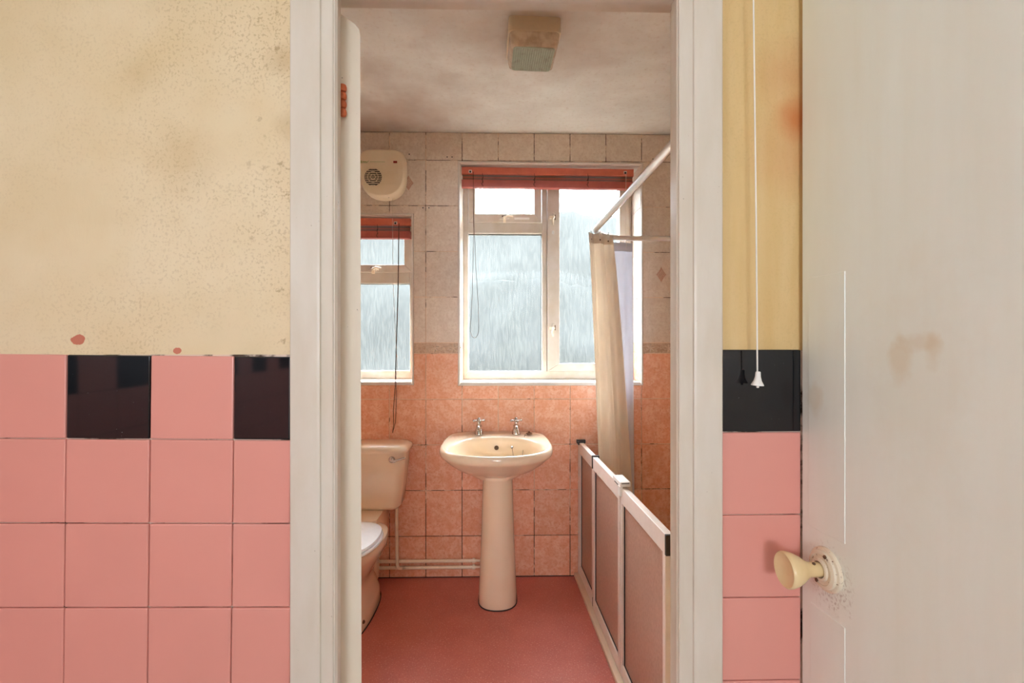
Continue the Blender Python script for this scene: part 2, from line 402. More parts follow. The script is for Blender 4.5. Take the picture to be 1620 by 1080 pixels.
struct(B('wall_near_right', 'near_wall', None, (.575, .68, -2.5, .06, 0, CZ), (.575, .68, .06, .842, 2.02, CZ), (.612, .68, .06, YN+.02, 0, 2.02), (.5715, .612, .8385, YN+.001, 0, 2.02)), 'cream right wall of the near room around the white door', 'wall')
struct(B('wall_near_rear', 'near_wall', None, *[(a, b, -2.4, -2.3, c, d) for a, b, c, d in cells(-1.4, .575, 0, CZ, [(-.38, .38, 1.17, 1.67)])[0]]), 'cream rear wall of the near room with opening added to light the bathroom', 'wall')  # unseen wall; opening added so sky light fills the bathroom through the doorway

# partition with the doorway
OX0, OX1, OZ = -.335, .352, 1.975
pc, _ = cells(-1.4, XR+.05, 0, CZ, [(OX0, OX1, -1, OZ)])
wf = struct(B('wall_front', 'plaster_near', None, *[(a, b, YN, YR, c, d) for a, b, c, d in pc]), 'mould-speckled cream partition wall with pink and black tiled dado', 'wall')
# grout bed behind the dado tiles
gb = B('grout_bed', 'grout_near', wf, (-1.4, -.384, .8445, YN+.001, 0, 1.276))
gb2 = B('grout_bed', 'grout_near', wf, (.408, .5725, .8445, YN+.001, 0, 1.2835))
# near dado tiles: left field is laid slightly out of level
tile_cache = {}
def near_tile(w, h, mat):
    k = (round(w, 4), round(h, 4), mat)
    if k not in tile_cache:
        tile_cache[k] = MB().box(-w/2, w/2, 0, .006, -h/2, h/2).mesh('tile', mat, smooth=False, bevel=.0022, seg=2)
    return tile_cache[k]
TP = .1528; G = .0016
th = math.radians(.62); px, pz = -.640, 1.1225      # pivot: corner under the first whole black tile's right edge
def rotp(x, z): return (px+(x-px)*math.cos(th)+(z-pz)*math.sin(th), pz-(x-px)*math.sin(th)+(z-pz)*math.cos(th))
for r in range(9):
    z1 = pz+TP-r*TP; z0 = z1-TP
    if z1 < .02: break
    z0 = max(z0, .004)
    for c in range(-5, 2):
        x0 = px+c*.1495 if False else px+c*TP*.978; x1 = x0+TP*.978
        x1 = min(x1, -.3865+ (pz-z1)*.0108)
        if x1-x0 < .02: continue
        blk = (r == 0 and c % 2 == 1)
        xc, zc = rotp((x0+x1)/2, (z0+z1)/2)
        o = link('tile', near_tile(x1-x0-G, z1-z0-G, 'black' if blk else 'pink'), wf, (xc, .8395+random.uniform(-.0004, .0004), zc))
        o.rotation_euler = (random.uniform(-.002, .002), th, random.uniform(-.002, .002))
for r in range(9):
    z1 = 1.2855-r*.1545; z0 = max(z1-.1545, .004)
    if z1 < .02: break
    o = link('tile', near_tile(.1505-G, z1-z0-G, 'black' if r == 0 else 'pink'), wf, (.4835, .8395, (z0+z1)/2))

# doorway lining (rebated) and architraves
jl = MB().box(OX0, -.307, .832, .872, 0, 1.975).box(OX0, -.321, .872, YR+.001, 0, 1.975)
struct(jl.build('trim_1', 'paint', None, False, .0015, 1), 'grey-cream painted left door jamb with rebate', 'door jamb')
jr = MB().box(.3255, OX1, .832, .872, 0, 1.975).box(.338, OX1, .872, YR+.001, 0, 1.975)
struct(jr.build('trim_2', 'paint', None, False, .0015, 1), 'grey-cream painted right door jamb with rebate', 'door jamb')
jt = MB().box(-.307, .3255, .832, .872, 1.9475, 1.975).box(-.321, .338, .872, YR+.001, 1.9615, 1.975)
struct(jt.build('trim_3', 'paint', None, False, .0015, 1), 'cream painted door head above the opening', 'door head')
AP = [(0, 0), (0, .018), (.002, .020), (.046, .023), (.0515, .021), (.0535, .014), (.0545, .004), (.0655, .003), (.067, .010), (.0705, .0145), (.075, .014), (.078, .009), (.078, 0)]
YA = YN
ZT = 1.956
struct(MB().prism(AP, lambda p: (-.384+p[0]*1.055, YA-p[1], 0), lambda p: (-.384+p[0]*1.055, YA-p[1], ZT+.082-p[0]*1.055)).build('trim_4', 'paint', None, 25), 'moulded cream architrave left of the doorway beside pink tiles', 'architrave')
struct(MB().prism(AP, lambda p: (.406-p[0]*1.055, YA-p[1], 0), lambda p: (.406-p[0]*1.055, YA-p[1], ZT+.082-p[0]*1.055)).build('trim_5', 'paint', None, 25), 'moulded cream architrave right of the doorway beside the pull cord', 'architrave')
struct(MB().prism(AP, lambda p: (-.384+p[0]*1.055, YA-p[1], ZT+.082-p[0]*1.055), lambda p: (.406-p[0]*1.055, YA-p[1], ZT+.082-p[0]*1.055)).build('trim_6', 'paint', None, 25), 'moulded cream architrave over the doorway', 'architrave')

# bathroom door leaf, swung in past the jamb: we see its hinge edge
phi = math.radians(22); P0 = Vector((-.3205, .906, 0)); du = Vector((-math.sin(phi), math.cos(phi), 0)); dt = Vector((math.cos(phi), math.sin(phi), 0))
d1 = thing('door_1', 'cream painted bathroom door swung inward, hinge edge towards the doorway', 'door', P0, 'structure')
T = .0375; prof = [(0, .006), (T+.004, .006), (T, 1.915), (T-.002, 1.926), (T-.010, 1.934), (.006, 1.945), (0, 1.947)]
MB().prism(prof, lambda p: P0+dt*p[0]+Vector((0, 0, p[1])), lambda p: P0+dt*p[0]+du*.62+Vector((0, 0, p[1]))).build('leaf', 'paint_edge', d1, 20)
for zc in (1.772, .25):
    h = MB()
    for k in range(4): h.lathe([(.0030, -.0078), (.0060, -.0060), (.0072, -.002), (.0072, .002), (.0060, .0060), (.0030, .0078)], (-.3125, .8985, zc-.024+k*.016), n=12)
    hg = h.build('hinge', 'rust', d1, 40)
    hg['label'] = 'rust-coloured worn hinge knuckles'

# near-room door on the right
d2 = thing('door_2', 'flush off-white door with ivory knob in the right-hand wall', 'door', (.58, .45, .005), 'structure')
B('leaf', 'door_paint', d2, (.5580, .596, .068, .8365, .006, 2.012), bevel=.0015, seg=1)
pl = MB().prism([(.7295, .970), (.8175, .966), (.8175, 1.4155), (.7295, 1.4145)], lambda p: (.5590, p[0], p[1]), lambda p: (.5569, p[0], p[1])).build('patch_plate', 'door_paint', d2, False, .0008, 2)
pl2 = MB().prism([(.7295, .40), (.8120, .40), (.8120, .829), (.7295, .8335)], lambda p: (.5590, p[0], p[1]), lambda p: (.5569, p[0], p[1])).build('patch_plate', 'door_paint', d2, False, .0008, 2)
kc = (.5583, .770, .909); ax = (-1, 0, 0)
kn = MB().lathe([(.009, .008), (.012, .012), (.0118, .030), (.013, .036), (.018, .044), (.024, .053), (.0285, .064), (.0302, .071), (.0300, .0745), (.0283, .0765), (.0255, .0757), (.018, .0728), (.009, .0712), (0, .0708)], kc, ax, 40).build('knob', 'knob', d2, 50)
kn['label'] = 'ivory plastic door knob with dished face'
ro = MB().lathe([(.0365, 0), (.0370, .003), (.0362, .0062), (.0335, .0075), (.0320, .0078), (.0310, .0115), (.0255, .0135), (.0245, .0120), (.0185, .0118), (.0175, .0150), (.0140, .0160), (.0130, .006)], kc, ax, 40).build('rosette', 'rose', d2, 35)
for a in (1.15, -.95, 3.3):
    MB().lathe([(.0034, 0), (.0034, .0016), (.0022, .0024), (0, .0024)], (kc[0]-.0120, kc[1]-.0215*math.sin(a)*.55, kc[2]+.0285*math.sin(a)), ax, 12).build('screw', 'brownmetal', ro, 40)
MB().lathe([(.0028, 0), (.0028, .0012), (0, .0012)], (kc[0]-.027, kc[1]-.004, kc[2]+.0113), (0, -.3, 1), 12).build('set_screw', 'brownmetal', kn, 40)

# ------------------------------------------------------------------ bathroom window wall with its tiles
holes = [WIN_BIG, WIN_SMALL]
wc, _ = cells(XL-.1, XR+.1, 0, CZ, holes)
wb = struct(B('wall_back', 'grout_back', None, *[(a, b, YB+.004, YB+.29, c, d) for a, b, c, d in wc]), 'window wall tiled beige above and salmon below with border strip', 'wall')
ZL = [CZ, 2.299, 2.048, 1.796, 1.545, 1.293, 1.234, .982, .730, .479, .227, .001]
XJ0, XP = -.0235, .1994; TG = .0040
th_holes = [(h[0]-.009, h[1]+.009, h[2]-.009, h[3]+.009) for h in holes]
bt_cache = {}
def bt_mesh(w, h, mat, name='tile'):
    k = (round(w, 3), round(h, 3), mat)
    if k not in bt_cache: bt_cache[k] = MB().box(-w/2, w/2, 0, .006, -h/2, h/2).mesh(name, mat, smooth=False, bevel=.0012, seg=1)
    return bt_cache[k]
diamonds = {(-3, 1), (4, 3)}
for r in range(len(ZL)-1):
    z1, z0 = ZL[r], ZL[r+1]; mat = 'tile_border' if r == 5 else ('tile_beige' if r < 5 else 'tile_orange')
    for c in range(-6, 7):
        x0 = max(XJ0+c*XP, XL); x1 = min(XJ0+(c+1)*XP, XR)
        if x1-x0 < .01: continue
        a, b, cc, d = x0+TG/2, x1-TG/2, z0+TG/2, z1-TG/2
        cl, cut = cells(a, b, cc, d, th_holes)
        if not cl: continue
        nm = 'border_tile' if r == 5 else 'tile'
        y = YB+random.uniform(-.0005, .0003)
        if not cut:
            t = link(nm, bt_mesh(b-a, d-cc, mat, nm), wb, ((a+b)/2, y, (cc+d)/2)); t.rotation_euler = (random.uniform(-.001, .001), 0, random.uniform(-.001, .001))
        else:
            m = MB()
            for (p, q, s, u) in cl: m.box(p, q, y, y+.006, s, u)
            t = m.build(nm, mat, wb)
        if r == 5:
            # floral relief: scroll and petals on the border strip
            m = MB(); xm = (x0+x1)/2
            for fx in (x0+.05, x0+.15):
                if any(h[0]-.03 < fx < h[1]+.03 for h in holes): continue
                for k in range(6):
                    an = k*PI/3+.4; m.lathe([(.002, -.012), (.0055, 0), (.002, .012)], (fx+.013*math.cos(an), y-.0005, (z0+z1)/2+.013*math.sin(an)), (math.cos(an), 0, math.sin(an)), 6)
                m.tube([(fx-.045+.09*k/10, y-.0005, (z0+z1)/2+.012*math.sin(k*PI/5+.5)) for k in range(11)], .002, 6)
            if m.v:
                rl = m.build('floral_relief', 'border_relief', t, 40)
                if not cut: rl.matrix_parent_inverse = Matrix.Translation(-Vector(t.location))
B('floor_joint', 'seal', wb, (XL, .40, YB-.002, YB+.006, .0002, .004))
# decor diamonds fired onto two beige tiles
for nx, nz in ((-.517, 2.172), (.884, 1.672)):
    m = MB().prism([(-.028, 0), (-.016, .015), (0, .042), (.016, .015), (.028, 0), (.016, -.015), (0, -.042), (-.016, -.015)], lambda p: (nx+p[0], YB+.002, nz+p[1]), lambda p: (nx+p[0], YB-.0014, nz+p[1]))
    dm = m.build('diamond_motif', 'diamond', wb, False, .0006, 1)
    q = MB()
    for s in (-1, 0, 1): q.tube([(nx-.014+.007*s, YB-.0016, nz-.012+.012*s*-.3), (nx+.010+.007*s*.5, YB-.0016, nz+.018-.008*s)], .0012, 5)
    q.build('motif_line', 'border_relief', dm)
# drilled screw holes left in the tiles
for nx, nz in ((-.278, 2.317), (-.305, 2.317), (-.405, 2.036), (-.438, 2.036), (.838, 2.315), (-.513, 2.33)):
    MB().lathe([(.0035, 0), (.0035, .0025), (0, .0025)], (nx, YB+.0008, nz), (0, -1, 0), 8).build('screw_hole', 'blackplastic', wb)
# tiled reveals at both sides of each window
for h, nme in ((WIN_BIG, 'b'), (WIN_SMALL, 's')):
    for xs, sg in ((h[0], 1), (h[1], -1)):
        for r in range(len(ZL)-1):
            z0, z1 = max(ZL[r+1], h[2]+.012), min(ZL[r], h[3]-.002)
            if z1-z0 < .01: continue
            mat = 'tile_border' if r == 5 else ('tile_beige' if r < 5 else 'tile_orange')
            B('tile', mat, wb, (min(xs, xs+sg*.004), max(xs, xs+sg*.004), YB+.008, 2.698, z0+.0014, z1-.0014), bevel=.0008, seg=1)

# ------------------------------------------------------------------ windows
def frame_ring(m, x0, x1, z0, z1, w, y0, y1):
    """mitred four-sided profile; w = (left, right, bottom, top)"""
    o = [(x0, z0), (x1, z0), (x1, z1), (x0, z1)]; i = [(x0+w[0], z0+w[2]), (x1-w[1], z0+w[2]), (x1-w[1], z1-w[3]), (x0+w[0], z1-w[3])]
    for k in range(4):
        q = (k+1) % 4; pr = [o[k], o[q], i[q], i[k]]
        m.prism(pr, lambda p: (p[0], y0, p[1]), lambda p: (p[0], y1, p[1]))
    return m
def pane(win, x0, x1, z0, z1, y=2.734):
    g = B('pane', 'glass', win, (x0-.008, x1+.008, y, y+.005, z0-.008, z1+.008))
    g.data.materials.append(M['glass_outer'])
    for p in g.data.polygons: p.material_index = 0 if p.normal.y < -.5 else 1
    frame_ring(MB(), x0-.004, x1+.004, z0-.004, z1+.004, (.0055,)*4, y-.006, y).build('gasket', 'seal', win)
def handle(win, x, z, y, vert):
    h = MB()
    if vert: h.box(x-.007, x+.007, y-.008, y, z-.03, z+.03)
    else: h.box(x-.03, x+.03, y-.008, y, z-.007, z+.007)
    o = h.build('handle_plate', 'upvc', win, False, .002, 2)
    k = MB()
    if vert: k.lathe([(.008, 0), (.008, .018), (.006, .022)], (x, y-.006, z), (0, -1, 0), 12); k.tube([(x, y-.022, z), (x-.008, y-.03, z-.02), (x-.004, y-.03, z-.05)], [.006, .006, .004], 8); k.box(x-.022, x-.004, y-.016, y-.004, z-.008, z+.008)
    else: k.lathe([(.008, 0), (.008, .018), (.006, .022)], (x, y-.006, z), (0, -1, 0), 12); k.tube([(x, y-.022, z), (x+.02, y-.03, z+.008), (x+.05, y-.028, z+.004)], [.006, .006, .004], 8); k.box(x-.008, x+.008, y-.016, y-.004, z-.026, z-.004)
    k.build('lever', 'pipe', o, 40)
    B('latch_keep', 'brownmetal', o, (x-.016, x+.010, y-.005, y-.001, z+.008, z+.016) if not vert else (x+.008, x+.014, y-.005, y-.001, z-.012, z+.018))
def window(name, label, h, big):
    x0, x1, z0, z1 = h; e = .0045
    w = thing(name, label, 'window', ((x0+x1)/2, 2.7, z0), 'structure')
    a, b, c, d = x0+e, x1-e, z0+.010, z1-.002
    y0, y1 = 2.700, 2.765
    if big:
        m = MB(); frame_ring(m, a, b, c, d, (.030, .026, .050, .03), y0, y1)
        m.box(.234, .264, y0, y1, c+.05, d-.03)              # mullion
        m.box(a+.03, .234, y0, y1, 1.942, 2.005)             # transom
        m.build('frame', 'upvc', w, False, .0025, 1)
        s1 = frame_ring(MB(), -.200, .230, 2.003, 2.262, (.040, .042, .050, .040), y0-.014, y1-.01).build('vent_sash', 'upvc', w, False, .003, 2)
        s2 = frame_ring(MB(), .266, .750, 1.124, 2.262, (.072, .056, .046, .040), y0-.014, y1-.01).build('casement_sash', 'upvc', w, False, .003, 2)
        pane(w, -.160, .188, 2.053, 2.222); pane(w, -.204, .232, 1.124, 1.940); pane(w, .338, .694, 1.170, 2.222)
        handle(w, .012, 2.026, y0-.014, False); handle(w, .300, 2.030, y0-.014, True); handle(w, .300, 1.378, y0-.014, True)
        st = B('restrictor', 'whiteplastic', w, (.07, .16, y0-.018, y0-.013, 2.02, 2.032), (.292, .306, y0-.018, y0-.013, 1.935, 1.955), bevel=.001, seg=1)
    else:
        m = MB(); frame_ring(m, a, b, c, d, (.045, .046, .050, .03), y0, y1)
        m.box(a+.045, b-.046, y0, y1, 1.642, 1.708)
        m.build('frame', 'upvc', w, False, .0025, 1)
        frame_ring(MB(), a+.03, b-.03, 1.706, 1.965, (.046, .046, .044, .040), y0-.014, y1-.01).build('vent_sash', 'upvc', w, False, .003, 2)
        pane(w, a+.076, b-.076, 1.750, 1.925); pane(w, a+.045, b-.046, 1.128, 1.642)
        handle(w, -.755, 1.722, y0-.014, False)
    B('sill', 'bead', w, (x0+e, x1-e, YB-.004, y0+.01, z0-.002, z0+.0105), bevel=.003)
    frame_ring(MB(), x0-.008, x1+.008, z0-.008, z1+.008, (.0095,)*4, YB-.004, YB+.012).build('corner_bead', 'bead', w, False, .002, 2)
    B('head_lining', 'bead', w, (x0+.004, x1-.004, YB+.010, y0+.004, z1-.004, z1+.001))
    return w
window('window_1', 'large obscure-glazed casement window with top vent behind the shower rail', WIN_BIG, True)
window('window_2', 'narrow obscure-glazed window above the toilet', WIN_SMALL, False)

# garden seen as a blur through the obscure glass
struct(B('ground', 'grass', None, (-14, 14, YB+.30, 30, -.5, -.35)), 'green lawn outside beyond the obscure glass', 'ground')
def foliage_bank(name, label, cat, mat, Y, H, half, dep, amp):
    hb = bmesh.new(); bmesh.ops.create_grid(hb, x_segments=140, y_segments=40, size=1)
    for v in hb.verts:
        u, t = v.co.x, (v.co.y+1)/2
        an = t*PI; p = Vector((u*half, Y-dep*math.cos(an), -.4+H*min(1, math.sin(an)*1.25)))
        n_ = (noise.noise(p*.9/dep)*.5+noise.noise(p*3/dep)*.35+noise.noise(p*9/dep)*.2)*amp
        v.co = p+Vector((0, -n_, n_*.8))
    me = bpy.data.meshes.new(name); hb.to_mesh(me); hb.free(); me.materials.append(M[mat])
    for p in me.polygons: p.use_smooth = True
    return tag(link(name, me), label, cat)
foliage_bank('hedge', 'soft green garden hedge blurred behind the lower window glass', 'hedge', 'hedge', 7.2, 2.55, 9, .9, .22)
foliage_bank('tree_line', 'pale distant trees above the hedge, blurred by the window glass', 'trees', 'trees', 17, 6.0, 24, 2.5, .8)

# ------------------------------------------------------------------ venetian blinds, drawn up
def blind(name, label, x0, x1, zt, big):
    y0, y1 = 2.545, 2.575
    b = thing(name, label, 'blind', ((x0+x1)/2, 2.56, zt-.12))
    hr = MB().prism([(y0, zt-.036), (y0, zt), (y1, zt), (y1, zt-.036), (y1-.004, zt-.040), (y0+.004, zt-.040)], lambda p: (x0, p[0], p[1]), lambda p: (x1, p[0], p[1]-.006*big)).build('head_rail', 'coral', b)
    z = zt-.044
    for k in range(7):
        zz = z-k*.0036
        pr = [(y0+.006, zz), (y0+.013, zz+.0012), (y1-.006, zz), (y1-.006, zz-.0012), (y0+.013, zz), (y0+.006, zz-.0012)]
        MB().prism(pr, lambda p: (x0+.004, p[0], p[1]), lambda p: (x1-.004, p[0], p[1]-.006*big)).build('slat', 'blind_metal' if k in (0, 1, 5) else 'coral', b)
    z -= 7*.0036
    MB().prism([(y0-.002, z-.042), (y0-.004, z-.038), (y0-.002, z-.004), (y0+.004, z), (y1-.004, z), (y1, z-.004), (y1, z-.042)], lambda p: (x0, p[0], p[1]), lambda p: (x1, p[0], p[1]-.006*big)).build('bottom_rail', 'coral_dark', b, 30)
    w = x1-x0
    for f in ((.12, .42, .73) if big else (.62, .18)):
        xx = x0+w*f; q = MB()
        q.tube([(xx+.007*math.cos(k*PI/3+.3)*(1 if k % 2 else .5), y0-.007, zt-.062-.004*k+.006*math.sin(k*2.2)) for k in range(12)], .0013, 5)
        q.tube([(xx, y0-.004, zt-.036), (xx+.004, y0-.007, zt-.06), (xx-.003, y0-.007, zt-.105)], .0012, 5)
        q.build('ladder_cord', 'cord_dark', b)
    for f in ((.05, .95) if big else (.83,)):
        xx = x0+w*f
        fit = B('cord_guide', 'whiteplastic', b, (xx-.009, xx+.009, y0-.005, y0+.002, zt-.034, zt-.018), bevel=.002)
        B('cord_slot', 'blackplastic', fit, (xx-.005, xx+.005, y0-.0065, y0-.004, zt-.034, zt-.024))
    return b
b1 = blind('venetian_blind', 'coral red slatted blind drawn up at the large window', -.2275, .738, 2.2745, True)
xx = -.1645
cl = [(xx+.002, 2.538, 2.245), (xx+.004, 2.537, 1.9), (xx-.004, 2.537, 1.55)] + [(xx+.009+.0235*math.cos(PI+PI*k/8), 2.537, 1.372-.052*math.sin(PI*k/8)) for k in range(9)] + [(xx+.030, 2.537, 1.5), (xx+.017, 2.537, 1.7), (xx+.006, 2.537, 1.95), (xx+.001, 2.538, 2.245)]
MB().tube(cl, .0012, 6).build('lift_cord', 'cord_dark', b1, True)
MB().tube([(.692, 2.538, 2.235), (.693, 2.538, 1.9), (.690, 2.538, 1.45)], .0014, 6).build('lift_cord', 'cord_light', b1, True)
b2 = blind('venetian_blind', 'coral red slatted blind drawn up at the narrow window above the toilet', -.990, -.5135, 1.985, False)
xx = -.575
MB().tube([(xx, 2.538, 1.955), (xx-.002, 2.525, 1.6), (xx-.010, 2.507, 1.2), (xx-.012, 2.503, 1.05), (xx-.022, 2.503, .92), (xx-.020, 2.503, .85), (xx-.026, 2.503, .80)], .0019, 6).build('lift_cord', 'cord_dark', b2, True)
MB().tube([(xx+.002, 2.536, 1.955), (xx+.001, 2.523, 1.6), (xx-.007, 2.505, 1.2), (xx-.006, 2.501, 1.05), (xx-.006, 2.501, .95), (xx-.010, 2.501, .86), (xx-.026, 2.503, .80)], .0016, 6).build('lift_cord', 'cord_dark', b2, True)

# ------------------------------------------------------------------ wall fan heater
HC, HZ = -.643, 2.199
def heater_outline(k, n=56):
    """squarish top with rounded corners, deep round bottom"""
    pts = []; hw, ht, hb_ = .121*k, .128*k, .130*k
    for i in range(n):
        a = 2*PI*i/n; c, s = math.cos(a), math.sin(a)
        e = 5.5 if s > 0 else 2.4
        r = (abs(c)**e+abs(s)**e)**(-1/e)
        pts.append((HC+hw*r*c, HZ+(ht if s > 0 else hb_)*r*s))
    return pts
fh = thing('fan_heater', 'yellowed plastic wall fan heater above the narrow window', 'heater', (HC, YB, 2.069))
rings = []
for k, y in ((.985, YB-.001), (1, YB-.012), (1, YB-.055), (.985, YB-.07), (.93, YB-.083), (.85, YB-.088), (.5, YB-.0885), (.05, YB-.0885)):
    rings.append([(x, y, z) for x, z in heater_outline(k)])
body = MB().loft(rings).build('body', 'heater', fh, 30)
# back box, deeper lower lip
gx, gz, gr = HC-.043, HZ-.028, .046
gy = YB-.0885
gv = MB().lathe([(gr, 0), (gr, .0012), (0, .0012)], (gx, gy+.0004, gz), (0, -1, 0), 32).build('grille_opening', 'heater_dark', fh)
bars = MB()
for k in range(-5, 6):
    z = gz+k*.0098+.0049
    if abs(z-gz) >= gr: continue
    hw = math.sqrt(gr*gr-(z-gz)**2); bars.box(gx-hw, gx+hw, gy-.0035, gy-.0008, z-.0017, z+.0017)
bars.build('grille_bar', 'heater', gv)
rg = MB()
for rr in (.013, .028):
    rg.tube([(gx+rr*math.cos(2*PI*k/24), gy-.0035, gz+rr*math.sin(2*PI*k/24)) for k in range(25)], .0014, 5)
rg.build('grille_ring', 'heater', gv)
rb = MB()
for k in range(11):
    z = HZ+.040-k*.0105; hw = .088 if z > HZ-.06 else .088*math.sqrt(max(.05, 1-((HZ-.05-z)/.07)**2))
    lx = HC-hw; rx = HC+hw
    if abs(z-gz) < gr+.004:
        q = math.sqrt((gr+.004)**2-(z-gz)**2); rb.box(lx, gx-q, gy-.0010, gy+.0005, z, z+.0022); rb.box(gx+q, rx, gy-.0010, gy+.0005, z, z+.0022)
    else: rb.box(lx, rx, gy-.0010, gy+.0005, z, z+.0022)
rb.build('front_ribs', 'heater', fh)['kind'] = 'stuff'
il = B('indicator', 'red_lamp', fh, (HC+.064, HC+.084, gy-.0020, gy+.0004, HZ+.048, HZ+.0585), bevel=.0006, seg=1)
il['label'] = 'small red indicator lens'
lg = MB(); lz = HZ+.0535; ly = gy-.0003; HC -= .088
lg.tube([(HC-.0185+.005*math.cos(2*PI*k/16), ly, lz+.005*math.sin(2*PI*k/16)) for k in range(17)], .0009, 5)
lg.lathe([(.0022, 0), (.0022, .0006), (0, .0006)], (HC-.0185, ly, lz), (0, -1, 0), 10)
for k in range(5): lg.box(HC-.010+k*.0042, HC-.0072+k*.0042, ly-.0005, ly+.0003, lz-.0022, lz+.0018)
lg.box(HC-.022, HC+.015, ly-.0005, ly+.0003, lz-.0062, lz-.0052)
lg.tube([(HC+.012, ly, lz-.004), (HC+.022, ly, lz+.005)], .0009, 5)
for k in range(12): lg.box(HC+.030+k*.0066, HC+.034+k*.0066, ly-.0004, ly+.0003, lz-.001, lz+.001)
lg.build('logo', 'green_print', fh); HC += .088
for xx, zz in ((HC+.042, HZ-.126),):
    MB().lathe([(.003, 0), (.003, .002), (0, .002)], (xx-.01, YB-.06, zz+.001), (0, -.6, -1), 8).build('screw', 'blackplastic', fh)
MB().tube([(HC+.045, YB-.03, HZ-.121), (HC+.0455, YB-.028, 1.9), (HC+.047, YB-.02, 1.6), (HC+.058, YB-.014, 1.33), (HC+.070, YB-.012, 1.12)], .0010, 5).build('pull_cord', 'cord_light', fh, True)

# ------------------------------------------------------------------ ceiling light
LC = Vector((.112, 1.70, 0)); la = math.radians(2.5)
cl_ = thing('ceiling_light', 'unlit square bulkhead light with dusty ribbed lens on the ceiling', 'light', (.112, 1.70, CZ))
def rsq(hx, hy, z, rad=.02, n=5):
    out = []
    for sx, sy, a0 in ((1, 1, 0), (-1, 1, PI/2), (-1, -1, PI), (1, -1, 3*PI/2)):
        for k in range(n):
            a = a0+PI/2*k/(n-1); p = Vector((sx*(hx-rad)+rad*math.cos(a), sy*(hy-rad)+rad*math.sin(a), 0)); p.rotate(Matrix.Rotation(la, 3, 'Z')); out.append((LC.x+p.x, LC.y+p.y, z))
    return out
MB().loft([rsq(.093, .088, CZ, .012), rsq(.093, .088, CZ-.045, .012), rsq(.094, .089, CZ-.047, .012), rsq(.094, .089, CZ-.052, .012)]).build('base', 'lightbase', cl_, 40)
ls = MB().loft([rsq(.090, .086, CZ-.050, .018), rsq(.088, .084, CZ-.075, .018), rsq(.084, .080, CZ-.092, .018), rsq(.077, .073, CZ-.0985, .016)]).build('lens_side', 'lens_side', cl_, 35)
MB().loft([rsq(.076, .072, CZ-.0980, .014), rsq(.075, .071, CZ-.1005, .014)]).build('lens', 'lens', cl_, 35)
rbm = MB()
for k in range(18):
    x = -.070+k*.14/17; p0 = Vector((x, -.066, 0)); p1 = Vector((x, .066, 0)); R3 = Matrix.Rotation(la, 3, 'Z'); p0.rotate(R3); p1.rotate(R3)
    rbm.tube([(LC.x+p0.x, LC.y+p0.y, CZ-.1005), (LC.x+p1.x, LC.y+p1.y, CZ-.1005)], .0017, 5)
rbm.build('lens_ribs', 'lens', cl_, True)['kind'] = 'stuff'

# ------------------------------------------------------------------ washbasin on its pedestal
BX = -.030
def outl(k, z, yc=2.262, hw=.277, fr=.262, bk=.252, n=64, lift=0):
    r = []
    for i in range(n):
        a = 2*PI*i/n; c, s = math.cos(a), math.sin(a)
        if s >= 0:
            e = 4.2; q = (abs(c)**e+abs(s)**e)**(-1/e)
            x, y = hw*q*c, bk*q*s
            x *= 1-.09*max(0, y/bk)**2
        else:
            e = 2.25; q = (abs(c)**e+abs(s)**e)**(-1/e); x, y = hw*q*c, fr*q*s
        yy = yc+y*k
        zz = z+lift*max(0, min(1, (yy-2.30)/.12))
        r.append((BX+x*k, min(yy, YB-.002), zz))
    return r
def oval(hw, hy, yc, z, n=64, e=2.15, lift=0):
    r = []
    for i in range(n):
        a = 2*PI*i/n; c, s = math.cos(a), math.sin(a); q = (abs(c)**e+abs(s)**e)**(-1/e); yy = yc+hy*q*s
        r.append((BX+hw*q*c, yy, z+lift*max(0, min(1, (yy-2.30)/.12))))
    return r
wbn = thing('washbasin', 'champagne ceramic pedestal washbasin with chrome taps under the large window', 'washbasin', (BX, 2.3, 0))
rings = [oval(.070, .085, 2.285, .634), oval(.080, .10, 2.28, .6345), oval(.112, .130, 2.272, .642), outl(.53, .655, 2.285), outl(.70, .680, 2.277), outl(.85, .712, 2.268), outl(.945, .738, 2.264), outl(.978, .7475),
         outl(.994, .753), outl(1.003, .762), outl(1.004, .772), outl(.995, .783, lift=.004), outl(.975, .7895, lift=.012), outl(.95, .7910, lift=.0165), oval(.243, .186, 2.203, .789, lift=.016), oval(.235, .179, 2.203, .785, lift=.012), oval(.229, .174, 2.204, .776), oval(.222, .168, 2.206, .758),
         oval(.205, .154, 2.212, .722), oval(.165, .126, 2.224, .690), oval(.10, .085, 2.235, .672), oval(.03, .03, 2.24, .666), oval(.004, .004, 2.24, .665)]
basin = MB().loft(rings).build('basin', 'ceramic', wbn, 60)
def ped(hw, fr, bk, z, n=40):
    r = []
    for i in range(n):
        a = 2*PI*i/n; c, s = math.cos(a), math.sin(a)
        e = 2.3 if s < 0 else 5; q = (abs(c)**e+abs(s)**e)**(-1/e)
        y = q*s*(fr if s < 0 else bk); r.append((BX+.006+hw*q*c, 2.29+y, z))
    return r
MB().loft([ped(.093, .094, .11, 0), ped(.096, .097, .11, .006), ped(.095, .096, .11, .05), ped(.0895, .092, .105, .16), ped(.083, .088, .10, .32), ped(.0775, .085, .10, .5), ped(.0745, .084, .10, .60), ped(.0742, .085, .10, .638)]).build('pedestal', 'ceramic', wbn, 50)
MB().loft([ped(.0985, .0995, .112, .0005), ped(.0985, .0995, .112, .004)]).build('floor_seal', 'seal', wbn)
